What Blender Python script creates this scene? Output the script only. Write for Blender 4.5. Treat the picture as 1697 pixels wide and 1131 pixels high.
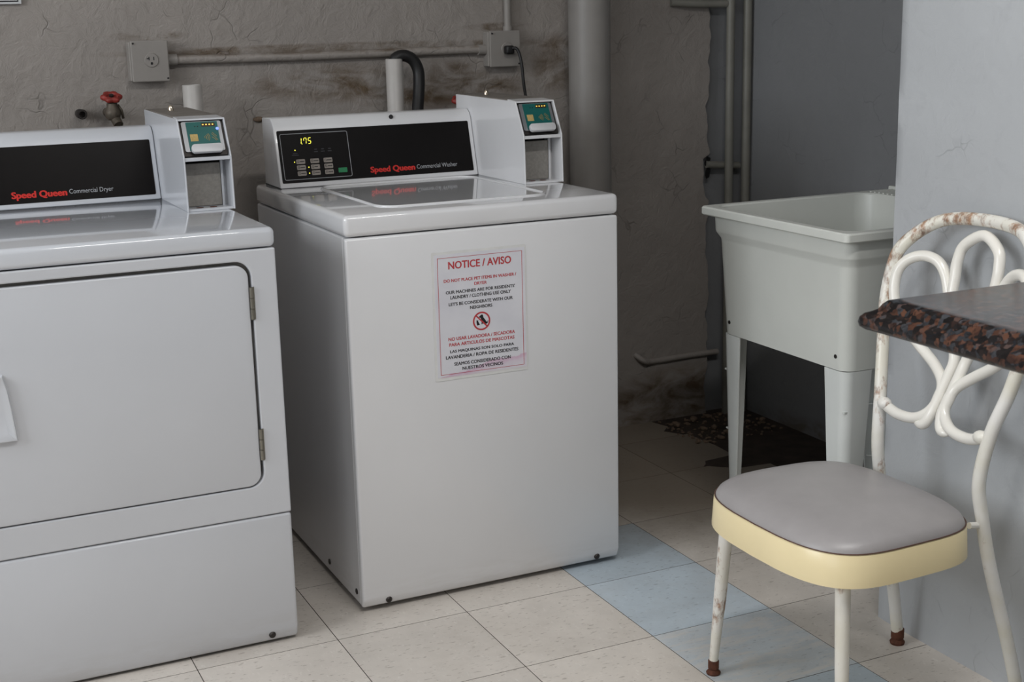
import bpy, bmesh, math, random
from mathutils import Vector, Matrix, noise

for o in list(bpy.data.objects):
    bpy.data.objects.remove(o, do_unlink=True)
SC = bpy.context.scene
COL = SC.collection
random.seed(7)

# ------------------------------------------------------------------ camera
YAW, PITCH, ROLL = 0.436194, -0.228690, -0.0236594
def camera_matrix():
    cy, sy, cp, sp = math.cos(YAW), math.sin(YAW), math.cos(PITCH), math.sin(PITCH)
    fwd = Vector((sy*cp, cy*cp, sp)); right = Vector((cy, -sy, 0)); up = right.cross(fwd)
    cr, sr = math.cos(ROLL), math.sin(ROLL)
    r2 = cr*right + sr*up; u2 = -sr*right + cr*up
    m = Matrix.Identity(4)
    for i in range(3):
        m[i][0], m[i][1], m[i][2] = r2[i], u2[i], -fwd[i]
    m.translation = Vector((-1.10751, -2.65134, 1.29461))
    return m
cam = bpy.data.cameras.new('camera')
cam.sensor_width = 36.0
cam.lens = 2265.46/1697*36
cam.clip_start = 0.05
cam.dof.use_dof = True
cam.dof.focus_distance = 3.0
cam.dof.aperture_fstop = 12.0
camo = bpy.data.objects.new('camera', cam)
COL.objects.link(camo)
camo.matrix_world = camera_matrix()
SC.camera = camo

# ------------------------------------------------------------------ light
world = bpy.data.worlds.new('sky'); SC.world = world
world.use_nodes = True
bg = world.node_tree.nodes['Background']
bg.inputs[0].default_value = (0.80, 0.90, 1.0, 1)
bg.inputs[1].default_value = 0.35
def area(name, loc, rot, sx, sy, power, col):
    l = bpy.data.lights.new(name, 'AREA'); l.shape = 'RECTANGLE'
    l.size, l.size_y, l.energy, l.color = sx, sy, power, col
    o = bpy.data.objects.new(name, l); COL.objects.link(o)
    o.location = loc; o.rotation_euler = rot
    return o
# daylight falling in through the two windows of the left wall
area('window_daylight', (-3.08, -0.55, 1.85), (0, -math.pi/2, 0), 1.25, 1.3, 46, (0.92, 0.96, 1.0))
area('window_daylight', (-3.08, -2.80, 1.70), (0, -math.pi/2, 0), 1.5, 1.9, 20, (0.93, 0.965, 1.0))
SC.view_settings.view_transform = 'Standard'
SC.view_settings.look = 'None'
SC.view_settings.gamma = 1.0
SC.view_settings.use_curve_mapping = False
SC.view_settings.exposure = 0.06
SC.cycles.use_denoising = True
SC.cycles.max_bounces = 6
SC.cycles.diffuse_bounces = 3
SC.cycles.glossy_bounces = 3
SC.cycles.use_adaptive_sampling = True
SC.cycles.adaptive_threshold = 0.03
SC.cycles.caustics_reflective = False
SC.cycles.caustics_refractive = False

# ------------------------------------------------------------------ materials
def lin(c):
    c /= 255.0
    return c/12.92 if c <= 0.04045 else ((c+0.055)/1.055)**2.4
def C(r, g, b): return (lin(r), lin(g), lin(b), 1)

class NT:
    def __init__(s, name):
        s.m = bpy.data.materials.new(name); s.m.use_nodes = True
        s.t = s.m.node_tree; s.n = s.t.nodes
        s.b = s.n['Principled BSDF']
    def add(s, typ, **kw):
        n = s.n.new(typ)
        for k, v in kw.items():
            if hasattr(n, k): setattr(n, k, v)
            else: n.inputs[k].default_value = v
        return n
    def link(s, a, b): s.t.links.new(a, b)
    def coord(s, which='Object'):
        return s.add('ShaderNodeTexCoord').outputs[which]
    def pos(s): return s.add('ShaderNodeNewGeometry').outputs['Position']
    def noise(s, vec, scale, detail=4, rough=0.55, dist=0.0):
        n = s.add('ShaderNodeTexNoise'); n.inputs['Scale'].default_value = scale
        n.inputs['Detail'].default_value = detail; n.inputs['Roughness'].default_value = rough
        n.inputs['Distortion'].default_value = dist
        s.link(vec, n.inputs['Vector']); return n
    def ramp(s, fac, stops):
        r = s.add('ShaderNodeValToRGB')
        while len(r.color_ramp.elements) < len(stops): r.color_ramp.elements.new(0.5)
        for e, (p, c) in zip(r.color_ramp.elements, stops):
            e.position = p; e.color = c if isinstance(c, tuple) else (c, c, c, 1)
        s.link(fac, r.inputs[0]); return r.outputs[0]
    def mix(s, fac, a, b, mode='MIX'):
        m = s.add('ShaderNodeMix', data_type='RGBA', blend_type=mode)
        for i, v in ((0, fac), (6, a), (7, b)):
            if hasattr(v, 'is_linked'): s.link(v, m.inputs[i])
            else: m.inputs[i].default_value = v
        return m.outputs[2]
    def math(s, op, a, b=0.0, clamp=False):
        m = s.add('ShaderNodeMath', operation=op); m.use_clamp = clamp
        for i, v in ((0, a), (1, b)):
            if hasattr(v, 'is_linked'): s.link(v, m.inputs[i])
            else: m.inputs[i].default_value = v
        return m.outputs[0]
    def mapping(s, vec, scale=(1, 1, 1), rot=(0, 0, 0), loc=(0, 0, 0)):
        m = s.add('ShaderNodeMapping')
        m.inputs['Scale'].default_value = scale; m.inputs['Rotation'].default_value = rot
        m.inputs['Location'].default_value = loc
        s.link(vec, m.inputs['Vector']); return m.outputs[0]
    def bump(s, h, strength=0.3, dist=0.002):
        b = s.add('ShaderNodeBump'); b.inputs['Strength'].default_value = strength
        b.inputs['Distance'].default_value = dist
        s.link(h, b.inputs['Height']); s.link(b.outputs[0], s.b.inputs['Normal'])

def plain(name, col, rough=0.5, metal=0.0, var=0.05, scale=30, bump=0.0, bscale=200, coat=0.0, emit=None, estr=0):
    s = NT(name); p = s.pos()
    n = s.noise(p, scale)
    a = tuple(max(0, v*(1-var)) for v in col[:3])+(1,); b = tuple(min(1, v*(1+var)) for v in col[:3])+(1,)
    s.link(s.ramp(n.outputs[0], [(0.3, a), (0.7, b)]), s.b.inputs['Base Color'])
    s.b.inputs['Roughness'].default_value = rough; s.b.inputs['Metallic'].default_value = metal
    s.b.inputs['Coat Weight'].default_value = coat
    s.b.inputs['Coat Roughness'].default_value = 0.05
    if bump: s.bump(s.noise(p, bscale, 2).outputs[0], bump, 0.001)
    if emit:
        s.b.inputs['Emission Color'].default_value = emit; s.b.inputs['Emission Strength'].default_value = estr
    return s.m

def enamel_mat(name, col, grime=True, rough=0.24, coat=0.3):
    s = NT(name); p = s.pos()
    n = s.noise(p, 3.0, 3)
    c = s.ramp(n.outputs[0], [(0.3, tuple(v*0.965 for v in col[:3])+(1,)), (0.7, col)])
    if grime:   # faint scuffing low down where mops and shoes reach
        sep = s.add('ShaderNodeSeparateXYZ'); s.link(p, sep.inputs[0])
        g = s.noise(s.mapping(p, (4, 4, 22)), 2.2, 6, 0.7)
        low = s.add('ShaderNodeMapRange'); low.inputs[1].default_value = 0.09; low.inputs[2].default_value = 0.0
        s.link(sep.outputs[2], low.inputs[0])
        f = s.math('MULTIPLY', s.ramp(g.outputs[0], [(0.42, 0.0), (0.62, 1.0)]), low.outputs[0], True)
        c = s.mix(s.math('MULTIPLY', f, 0.2), c, C(170, 162, 150))
    s.link(c, s.b.inputs['Base Color'])
    s.b.inputs['Roughness'].default_value = rough
    s.b.inputs['Coat Weight'].default_value = coat; s.b.inputs['Coat Roughness'].default_value = 0.04
    s.bump(s.noise(p, 420, 2).outputs[0], 0.06, 0.0006)
    return s.m

def plaster_mat(name, col, crack=0.6, stains=(), bumpy=1.0, dirt=C(96, 80, 62), dirtcol=C(118, 108, 98), mott=0.12):
    s = NT(name); p = s.pos()
    wob = s.noise(p, 6.0, 3, 0.6)
    pw = s.add('ShaderNodeVectorMath', operation='MULTIPLY_ADD')
    s.link(wob.outputs[1], pw.inputs[0]); pw.inputs[1].default_value = (0.13,)*3; s.link(p, pw.inputs[2])
    pw = pw.outputs[0]
    big = s.noise(p, 2.6, 4, 0.6)
    v = s.add('ShaderNodeTexVoronoi', feature='DISTANCE_TO_EDGE'); v.inputs['Scale'].default_value = 9.0
    s.link(pw, v.inputs['Vector'])
    line = s.ramp(v.outputs['Distance'], [(0.0, 1.0), (0.02, 0.0)])
    msk = s.ramp(s.noise(p, 8.0, 2).outputs[0], [(0.56, 0.0), (0.66, 1.0)])
    ck = s.math('MULTIPLY', line, msk)
    a = tuple(x*(1-mott) for x in col[:3])+(1,)
    c = s.ramp(big.outputs[0], [(0.32, a), (0.66, col)])
    fine = s.noise(pw, 17, 5, 0.68, 0.3)
    c = s.mix(s.ramp(fine.outputs[0], [(0.56, 0.0), (0.8, 0.3)]), c, dirtcol)
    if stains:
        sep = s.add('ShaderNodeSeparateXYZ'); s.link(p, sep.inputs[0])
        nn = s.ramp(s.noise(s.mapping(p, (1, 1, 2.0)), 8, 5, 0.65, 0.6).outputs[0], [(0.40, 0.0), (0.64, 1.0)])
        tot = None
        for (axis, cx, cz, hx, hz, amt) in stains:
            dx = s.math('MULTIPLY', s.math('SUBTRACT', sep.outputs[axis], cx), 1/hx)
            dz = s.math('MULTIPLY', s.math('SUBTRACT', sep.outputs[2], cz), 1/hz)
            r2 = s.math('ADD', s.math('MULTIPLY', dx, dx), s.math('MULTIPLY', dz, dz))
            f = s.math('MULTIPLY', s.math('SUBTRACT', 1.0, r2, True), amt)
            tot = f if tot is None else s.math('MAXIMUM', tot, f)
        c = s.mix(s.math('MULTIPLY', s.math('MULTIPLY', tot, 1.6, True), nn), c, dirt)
    c = s.mix(s.math('MULTIPLY', ck, crack), c, tuple(x*0.28 for x in col[:3])+(1,))
    s.link(c, s.b.inputs['Base Color'])
    s.b.inputs['Roughness'].default_value = 0.5
    h = s.math('SUBTRACT', fine.outputs[0], s.math('MULTIPLY', ck, 0.2))
    s.bump(h, 0.55*bumpy, 0.012)
    return s.m

def tile_mat(name, base, fleck, light, worn=0.0):
    s = NT(name); p = s.pos()
    oi = s.add('ShaderNodeObjectInfo')
    off = s.add('ShaderNodeVectorMath', operation='SCALE'); s.link(oi.outputs['Location'], off.inputs[0]); off.inputs['Scale'].default_value = 3.7
    ad = s.add('ShaderNodeVectorMath', operation='ADD'); s.link(p, ad.inputs[0]); s.link(off.outputs[0], ad.inputs[1])
    q = ad.outputs[0]
    n1 = s.noise(q, 7, 5, 0.65)
    c = s.ramp(n1.outputs[0], [(0.3, tuple(v*0.86 for v in base[:3])+(1,)), (0.7, base)])
    f1 = s.noise(s.mapping(q, (55, 150, 1), (0, 0, 0.8)), 1.0, 2, 0.5)
    c = s.mix(s.ramp(f1.outputs[0], [(0.62, 0.0), (0.70, 0.5)]), c, fleck)
    f2 = s.noise(s.mapping(q, (120, 50, 1), (0, 0, 0.5)), 1.0, 2, 0.5)
    c = s.mix(s.ramp(f2.outputs[0], [(0.62, 0.0), (0.72, 0.4)]), c, light)
    g = s.noise(p, 2.3, 6, 0.7)
    c = s.mix(s.ramp(g.outputs[0], [(0.5, 0.0), (0.75, 0.28)]), c, C(150, 138, 124))
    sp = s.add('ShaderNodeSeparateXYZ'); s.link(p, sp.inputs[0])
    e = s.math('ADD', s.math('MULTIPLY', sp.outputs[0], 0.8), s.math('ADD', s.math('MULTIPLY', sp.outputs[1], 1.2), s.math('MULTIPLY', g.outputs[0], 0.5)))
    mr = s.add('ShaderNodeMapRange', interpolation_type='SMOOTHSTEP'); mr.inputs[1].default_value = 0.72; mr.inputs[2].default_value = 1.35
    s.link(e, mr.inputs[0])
    c = s.mix(s.math('MULTIPLY', mr.outputs[0], 0.8), c, C(104, 90, 72))  # rear corner grime, deepened to paint in the shade between washer and sink
    if worn:
        w = s.noise(s.mapping(p, (9, 34, 1), (0, 0, 0.22)), 1.0, 6, 0.7, 0.5)
        c = s.mix(s.ramp(w.outputs[0], [(0.46, 0.0), (0.6, worn)]), c, C(222, 218, 213))
        w2 = s.noise(s.mapping(p, (12, 30, 1), (0, 0, 0.3), (4, 1, 0)), 1.0, 6, 0.7, 0.5)
        c = s.mix(s.ramp(w2.outputs[0], [(0.6, 0.0), (0.72, worn*0.35)]), c, C(130, 134, 138))
    tint = s.add('ShaderNodeMapRange'); tint.inputs[3].default_value = 0.93; tint.inputs[4].default_value = 1.04
    s.link(oi.outputs['Random'], tint.inputs[0])
    c2 = s.add('ShaderNodeVectorMath', operation='SCALE'); s.link(c, c2.inputs[0]); s.link(tint.outputs[0], c2.inputs['Scale'])
    s.link(c2.outputs[0], s.b.inputs['Base Color'])
    s.b.inputs['Roughness'].default_value = 0.42
    s.bump(s.noise(p, 60, 3).outputs[0], 0.08, 0.001)
    return s.m

def granite_mat():
    s = NT('granite'); p = s.pos()
    v = s.add('ShaderNodeTexVoronoi'); v.inputs['Scale'].default_value = 135
    w = s.noise(p, 60, 3); pw = s.add('ShaderNodeVectorMath', operation='MULTIPLY_ADD')
    s.link(w.outputs[1], pw.inputs[0]); pw.inputs[1].default_value = (0.012,)*3; s.link(p, pw.inputs[2])
    s.link(pw.outputs[0], v.inputs['Vector'])
    sep = s.add('ShaderNodeSeparateColor'); s.link(v.outputs['Color'], sep.inputs[0])
    c = s.ramp(sep.outputs[0], [(0.0, C(20, 19, 20)), (0.35, C(34, 30, 30)), (0.52, C(66, 44, 36)), (0.66, C(92, 62, 48)), (0.8, C(64, 66, 70)), (1.0, C(26, 28, 32))])
    n = s.noise(p, 130, 3)
    c = s.mix(s.ramp(n.outputs[0], [(0.5, 0.0), (0.65, 0.7)]), c, C(24, 20, 20))
    s.link(c, s.b.inputs['Base Color'])
    s.b.inputs['Roughness'].default_value = 0.16
    s.b.inputs['Specular IOR Level'].default_value = 0.3
    return s.m

def chair_paint_mat():
    s = NT('chipped_cream_paint'); p = s.pos()
    base = s.ramp(s.noise(p, 9, 3).outputs[0], [(0.35, C(230, 226, 212)), (0.6, C(240, 238, 233))])
    sep = s.add('ShaderNodeSeparateXYZ'); s.link(p, sep.inputs[0])
    up = s.add('ShaderNodeMapRange'); up.inputs[1].default_value = 0.45; up.inputs[2].default_value = 0.86
    up.inputs[3].default_value = 0.0; up.inputs[4].default_value = 0.11
    s.link(sep.outputs[2], up.inputs[0])
    n = s.noise(s.mapping(p, (30, 30, 16)), 1.0, 6, 0.68)
    ys_ = s.add('ShaderNodeMapRange'); ys_.inputs[1].default_value = -0.82; ys_.inputs[2].default_value = -0.62; ys_.inputs[4].default_value = 0.075
    s.link(sep.outputs[1], ys_.inputs[0])
    k = s.math('ADD', s.math('ADD', n.outputs[0], up.outputs[0]), ys_.outputs[0])
    f = s.ramp(k, [(0.62, 0.0), (0.74, 1.0)])
    rust = s.ramp(s.noise(p, 90, 4).outputs[0], [(0.3, C(96, 56, 30)), (0.6, C(160, 108, 66)), (0.8, C(188, 150, 112))])
    s.link(s.mix(s.math('MULTIPLY', f, 0.85), base, rust), s.b.inputs['Base Color'])
    s.b.inputs['Roughness'].default_value = 0.3
    s.bump(s.noise(p, 120, 3).outputs[0], 0.12, 0.001)
    return s.m

M = {}
M['enamel'] = enamel_mat('white_enamel', C(226, 226, 228))
M['enamel_dryer'] = enamel_mat('white_enamel_cool', C(208, 210, 215))
M['enamel_top'] = enamel_mat('white_enamel_gloss', C(224, 224, 226), False, 0.12, 0.9)
M['enamel_dryer_top'] = enamel_mat('white_enamel_cool_gloss', C(212, 215, 221), False, 0.12, 0.9)
M['black_gloss'] = plain('black_panel', C(15, 12, 12), 0.35, var=0.1)
M['black_gloss'].node_tree.nodes['Principled BSDF'].inputs['Specular IOR Level'].default_value = 0.12
M['gap'] = plain('dark_seam', C(34, 34, 36), 0.8, var=0.2)
M['red_print'] = plain('red_print', C(205, 34, 24), 0.6)
M['grey_print'] = plain('grey_print', C(170, 172, 176), 0.6)
M['dim_print'] = plain('dim_print', C(44, 44, 50), 0.6)
M['key'] = plain('key_beige', C(150, 142, 134), 0.5)
M['key_green'] = plain('key_green', C(18, 128, 78), 0.5)
M['black_print'] = plain('black_print', C(24, 22, 26), 0.7)
M['sign_red'] = plain('sign_red', C(186, 60, 66), 0.7)
M['led'] = plain('led_yellow', C(240, 230, 60), 0.5, emit=(0.93, 0.9, 0.09, 1), estr=0.9)
M['led_amber'] = plain('led_amber', C(250, 210, 90), 0.5, emit=(1.0, 0.62, 0.1, 1), estr=1.4)
M['led_blue'] = plain('led_blue', C(150, 170, 255), 0.5, emit=(0.12, 0.18, 1.0, 1), estr=1.5)
M['reader_green'] = plain('reader_green', C(14, 92, 88), 0.35)
M['reader_brown'] = plain('reader_brown', C(52, 38, 20), 0.4)
M['gold_print'] = plain('gold_print', C(150, 128, 70), 0.5)
M['tan_sticker'] = plain('tan_sticker', C(186, 160, 100), 0.6, var=0.15, scale=300)
M['silver'] = plain('brushed_silver', C(176, 178, 182), 0.32, 0.85)
M['steel'] = plain('galvanised_plate', C(150, 146, 140), 0.5, 0.3, var=0.12, scale=150, bump=0.1)
M['cup'] = plain('white_plastic', C(206, 206, 208), 0.4)
M['boxtop'] = plain('box_top_reflected_grey', C(120, 114, 108), 0.6, var=0.15)  # lid colour holds the dark wall's reflection
M['rust'] = plain('rust', C(92, 54, 38), 0.8, 0.2, var=0.35, scale=120, bump=0.3)
M['dark_metal'] = plain('dark_metal', C(62, 58, 56), 0.45, 0.7, var=0.15)
M['hinge'] = plain('hinge_metal', C(146, 142, 132), 0.35, 0.85, var=0.1)
M['chrome'] = plain('brass_chrome', C(214, 200, 180), 0.15, 1.0)
M['rubber'] = plain('black_rubber', C(22, 21, 22), 0.5, var=0.1)
M['pvc'] = plain('pvc_grey_white', C(186, 182, 178), 0.4, var=0.04)
M['paint_pipe'] = plain('painted_iron_pipe', C(146, 142, 138), 0.45, var=0.06, scale=8, bump=0.12, bscale=60)
M['thin_pipe'] = plain('painted_thin_pipe', C(128, 126, 118), 0.5, var=0.1, scale=12, bump=0.15, bscale=70)
M['box_paint'] = plain('painted_box', C(148, 143, 138), 0.5, var=0.05, scale=14, bump=0.1, bscale=90)
M['valve_red'] = plain('valve_red', C(140, 46, 38), 0.5, var=0.15, scale=60)
M['bronze'] = plain('aged_bronze', C(92, 84, 74), 0.55, 0.4, var=0.3, scale=60, bump=0.2)
M['paper'] = None
M['sink'] = plain('cream_plastic', C(217, 219, 213), 0.36, var=0.03, scale=6)
M['sink_leg'] = plain('white_leg_plastic', C(222, 225, 222), 0.4, var=0.03, scale=6)
M['vinyl'] = plain('grey_vinyl', C(162, 158, 158), 0.38, var=0.05, scale=14, bump=0.12, bscale=260)
M['band'] = plain('yellowed_band', C(246, 229, 184), 0.28, var=0.03, scale=7)
M['piping'] = plain('brown_welt', C(92, 66, 56), 0.7)
M['scroll'] = plain('cream_tube', C(241, 238, 230), 0.25, var=0.035, scale=10, coat=0.2)
M['chair'] = chair_paint_mat()
M['granite'] = granite_mat()
M['cabinet'] = plain('painted_cabinet', C(176, 172, 164), 0.5)
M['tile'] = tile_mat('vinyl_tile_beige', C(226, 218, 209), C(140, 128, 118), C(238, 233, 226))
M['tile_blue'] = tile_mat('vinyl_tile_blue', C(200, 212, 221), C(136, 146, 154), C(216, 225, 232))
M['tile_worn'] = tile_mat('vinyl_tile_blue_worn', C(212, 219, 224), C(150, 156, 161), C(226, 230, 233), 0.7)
M['subfloor'] = plain('bare_subfloor', C(60, 50, 43), 0.9, var=0.35, scale=18, bump=0.5, bscale=60)
M['rubble'] = plain('plaster_crumbs', C(120, 102, 86), 0.95, var=0.25, scale=60)
M['wall_back'] = plaster_mat('plaster_taupe', C(157, 150, 144), 0.38,
    stains=((0, 0.42, 1.125, 0.34, 0.075, 0.9), (0, 0.12, 1.14, 0.30, 0.06, 0.8), (0, 0.15, 1.238, 0.75, 0.016, 1.0),
            (0, 0.62, 1.285, 0.12, 0.014, 0.9), (0, 0.8, 1.17, 0.09, 0.10, 0.8), (0, -0.40, 1.283, 0.12, 0.014, 0.9), (0, 1.25, 0.05, 0.4, 0.14, 0.9)))
M['wall_right'] = plaster_mat('plaster_bluegrey_light', C(184, 187, 190), 0.3, bumpy=0.3, dirtcol=C(150, 152, 157), mott=0.05)
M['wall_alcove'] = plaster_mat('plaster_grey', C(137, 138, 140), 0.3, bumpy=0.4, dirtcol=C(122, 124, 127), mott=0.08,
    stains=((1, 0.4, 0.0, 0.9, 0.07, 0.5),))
M['wall_plain'] = plain('plain_wall', C(140, 136, 131), 0.6)
M['ceiling'] = plain('ceiling_white', C(214, 212, 208), 0.8)
M['frame'] = plain('window_frame_white', C(216, 216, 214), 0.5)

def paper_mat():
    s = NT('laminated_paper'); p = s.pos()
    sep = s.add('ShaderNodeSeparateXYZ'); s.link(p, sep.inputs[0])
    base = s.ramp(s.noise(p, 12, 3).outputs[0], [(0.3, C(214, 214, 222)), (0.7, C(224, 224, 230))])
    n = s.noise(p, 26, 5, 0.6)
    # pink ink that ran along the wet lower edge, higher at the right corner
    lvl = s.math('ADD', s.math('MULTIPLY', sep.outputs[0], 0.16), 0.530)
    d = s.math('SUBTRACT', s.math('ADD', lvl, s.math('MULTIPLY', s.math('SUBTRACT', n.outputs[0], 0.5), 0.03)), sep.outputs[2])
    f = s.ramp(s.math('MULTIPLY', d, 40.0), [(0.0, 0.0), (0.15, 0.6), (0.5, 0.25), (1.0, 0.1)])
    c = s.mix(f, base, C(206, 150, 186))
    low = s.ramp(s.math('MULTIPLY', s.math('SUBTRACT', 0.529, sep.outputs[2]), 60.0), [(0.0, 0.0), (0.6, 0.5)])
    c = s.mix(low, c, C(214, 206, 186))
    s.link(c, s.b.inputs['Base Color']); s.b.inputs['Roughness'].default_value = 0.3
    return s.m
M['paper'] = paper_mat()
M['laminate'] = plain('laminate_edge', C(222, 222, 221), 0.25)

# ------------------------------------------------------------------ mesh helpers
BASE = {}
def obj(name, bm, mat, parent=None, smooth=False, angle=None):
    bm.normal_update()
    me = bpy.data.meshes.new(name); bm.to_mesh(me); bm.free()
    o = bpy.data.objects.new(name, me); COL.objects.link(o)
    if mat is not None: me.materials.append(mat)
    if smooth:
        for p in me.polygons: p.use_smooth = True
        if angle: 
            me.set_sharp_from_angle(angle=math.radians(angle))
    if parent is not None: child(o, parent)
    return o
def child(o, parent):
    o.parent = parent
    root = parent
    loc = BASE.get(parent.name, Vector((0, 0, 0)))
    o.matrix_parent_inverse = Matrix.Translation(-loc)
    BASE[o.name] = Vector((0, 0, 0))
def thing(name, label, cat, loc=(0, 0, 0), group=None):
    o = bpy.data.objects.new(name, None); COL.objects.link(o)
    o.empty_display_size = 0.05
    o.location = loc; BASE[o.name] = Vector(loc)
    o['label'] = label; o['category'] = cat
    if group: o['group'] = group
    return o
def tag(o, label, cat, group=None):
    o['label'] = label; o['category'] = cat
    if group: o['group'] = group
    return o
def struct(o, label=None):
    o['kind'] = 'structure'
    if label: o['label'] = label
    return o
def new(): return bmesh.new()
def box(bm, x0, x1, y0, y1, z0, z1, bev=0.0, seg=2, edges=None):
    m = Matrix.Translation(((x0+x1)/2, (y0+y1)/2, (z0+z1)/2)) @ Matrix.Diagonal((x1-x0, y1-y0, z1-z0, 1))
    r = bmesh.ops.create_cube(bm, size=1, matrix=m)
    if bev:
        es = list({e for v in r['verts'] for e in v.link_edges})
        if edges: es = [e for e in es if edges(e.verts[0].co, e.verts[1].co)]
        bmesh.ops.bevel(bm, geom=es, offset=bev, segments=seg, profile=0.5, affect='EDGES', clamp_overlap=True)
    return bm
def boxbm(*a, **k):
    return box(new(), *a, **k)
def catmull(pts, n=6, closed=False):
    P = [Vector(p) for p in pts]; out = []
    N = len(P); rng = range(N if closed else N-1)
    for i in rng:
        p0 = P[(i-1) % N] if closed or i > 0 else P[0]*2-P[1]
        p1 = P[i]; p2 = P[(i+1) % N]
        p3 = P[(i+2) % N] if closed or i+2 < N else P[-1]*2-P[-2]
        for k in range(n):
            t = k/n
            out.append(0.5*((2*p1)+(-p0+p2)*t+(2*p0-5*p1+4*p2-p3)*t*t+(-p0+3*p1-3*p2+p3)*t**3))
    if not closed: out.append(P[-1])
    return out
def tube(bm, pts, r, seg=12, closed=False, caps=True):
    P = [Vector(p) for p in pts]; N = len(P)
    R = r if isinstance(r, (list, tuple)) else [r]*N
    T = []
    for i in range(N):
        a = P[(i-1) % N] if closed or i > 0 else P[i]
        b = P[(i+1) % N] if closed or i < N-1 else P[i]
        T.append((b-a).normalized())
    ref = Vector((0, 0, 1)) if abs(T[0].z) < 0.9 else Vector((1, 0, 0))
    nrm = (ref - T[0]*ref.dot(T[0])).normalized()
    rings = []
    for i in range(N):
        nrm = (nrm - T[i]*nrm.dot(T[i])).normalized()
        bi = T[i].cross(nrm)
        rings.append([bm.verts.new(P[i]+(nrm*math.cos(2*math.pi*k/seg)+bi*math.sin(2*math.pi*k/seg))*R[i]) for k in range(seg)])
    for i in range(N if closed else N-1):
        a, b = rings[i], rings[(i+1) % N]
        for k in range(seg):
            bm.faces.new((a[k], a[(k+1) % seg], b[(k+1) % seg], b[k]))
    if caps and not closed:
        bm.faces.new(rings[0][::-1]); bm.faces.new(rings[-1])
    return bm
def tubebm(*a, **k): return tube(new(), *a, **k)
def lathe(bm, prof, mat=Matrix.Identity(4), seg=24):
    rings = []
    for (r, z) in prof:
        if r < 1e-6: rings.append([bm.verts.new(mat @ Vector((0, 0, z)))])
        else: rings.append([bm.verts.new(mat @ Vector((r*math.cos(2*math.pi*k/seg), r*math.sin(2*math.pi*k/seg), z))) for k in range(seg)])
    for a, b in zip(rings, rings[1:]):
        for k in range(seg):
            k2 = (k+1) % seg
            if len(a) == 1 and len(b) > 1: bm.faces.new((a[0], b[k2], b[k]))
            elif len(b) == 1 and len(a) > 1: bm.faces.new((a[k], a[k2], b[0]))
            elif len(a) > 1: bm.faces.new((a[k], a[k2], b[k2], b[k]))
    return bm
def prism(bm, prof, axis, a0, a1):
    """extrude a closed 2-D outline along x, y or z"""
    def mk(p, a):
        u, v = p
        return {'x': (a, u, v), 'y': (u, a, v), 'z': (u, v, a)}[axis]
    A = [bm.verts.new(mk(p, a0)) for p in prof]; B = [bm.verts.new(mk(p, a1)) for p in prof]
    n = len(prof)
    fs = [bm.faces.new(A[::-1]), bm.faces.new(B)]
    for i in range(n):
        fs.append(bm.faces.new((A[i], A[(i+1) % n], B[(i+1) % n], B[i])))
    bmesh.ops.recalc_face_normals(bm, faces=fs)
    return bm
def rrect(x0, x1, z0, z1, r, n=6):
    pts = []
    for cx, cz, a in ((x1-r, z1-r, 0), (x0+r, z1-r, 90), (x0+r, z0+r, 180), (x1-r, z0+r, 270)):
        for k in range(n+1):
            t = math.radians(a+90*k/n)
            pts.append((cx+r*math.cos(t), cz+r*math.sin(t)))
    return pts
def bevel_all(bm, off, seg=2, minang=30):
    es = [e for e in bm.edges if len(e.link_faces) == 2 and e.calc_face_angle(0) > math.radians(minang)]
    bmesh.ops.bevel(bm, geom=es, offset=off, segments=seg, profile=0.5, affect='EDGES', clamp_overlap=True)
    return bm
def axes(origin, u, v):
    """matrix whose local x, y axes are u, v and z the outward normal"""
    u = Vector(u).normalized(); v = Vector(v).normalized(); w = u.cross(v)
    m = Matrix.Identity(4)
    for i in range(3): m[i][0], m[i][1], m[i][2] = u[i], v[i], w[i]
    m.translation = Vector(origin)
    return m
def flat(bm, pts, m, th=0.0004):
    """thin raised outline in the plane of matrix m"""
    A = [bm.verts.new(m @ Vector((p[0], p[1], 0))) for p in pts]
    B = [bm.verts.new(m @ Vector((p[0], p[1], th))) for p in pts]
    n = len(pts); fs = [bm.faces.new(A[::-1]), bm.faces.new(B)]
    for i in range(n): fs.append(bm.faces.new((A[i], A[(i+1) % n], B[(i+1) % n], B[i])))
    bmesh.ops.recalc_face_normals(bm, faces=fs)
    return bm
def stroke(bm, pts, w, m, th=0.0004, closed=False):
    P = [Vector((p[0], p[1])) for p in pts]; n = len(P)
    L = []; Rr = []
    for i in range(n):
        a = P[(i-1) % n] if closed or i > 0 else P[i]; b = P[(i+1) % n] if closed or i < n-1 else P[i]
        t = (b-a).normalized(); k = Vector((-t.y, t.x))*w/2
        L.append(P[i]+k); Rr.append(P[i]-k)
    for i in range(n if closed else n-1):
        j = (i+1) % n
        flat(bm, [L[i], L[j], Rr[j], Rr[i]], m, th)
    return bm
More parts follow.
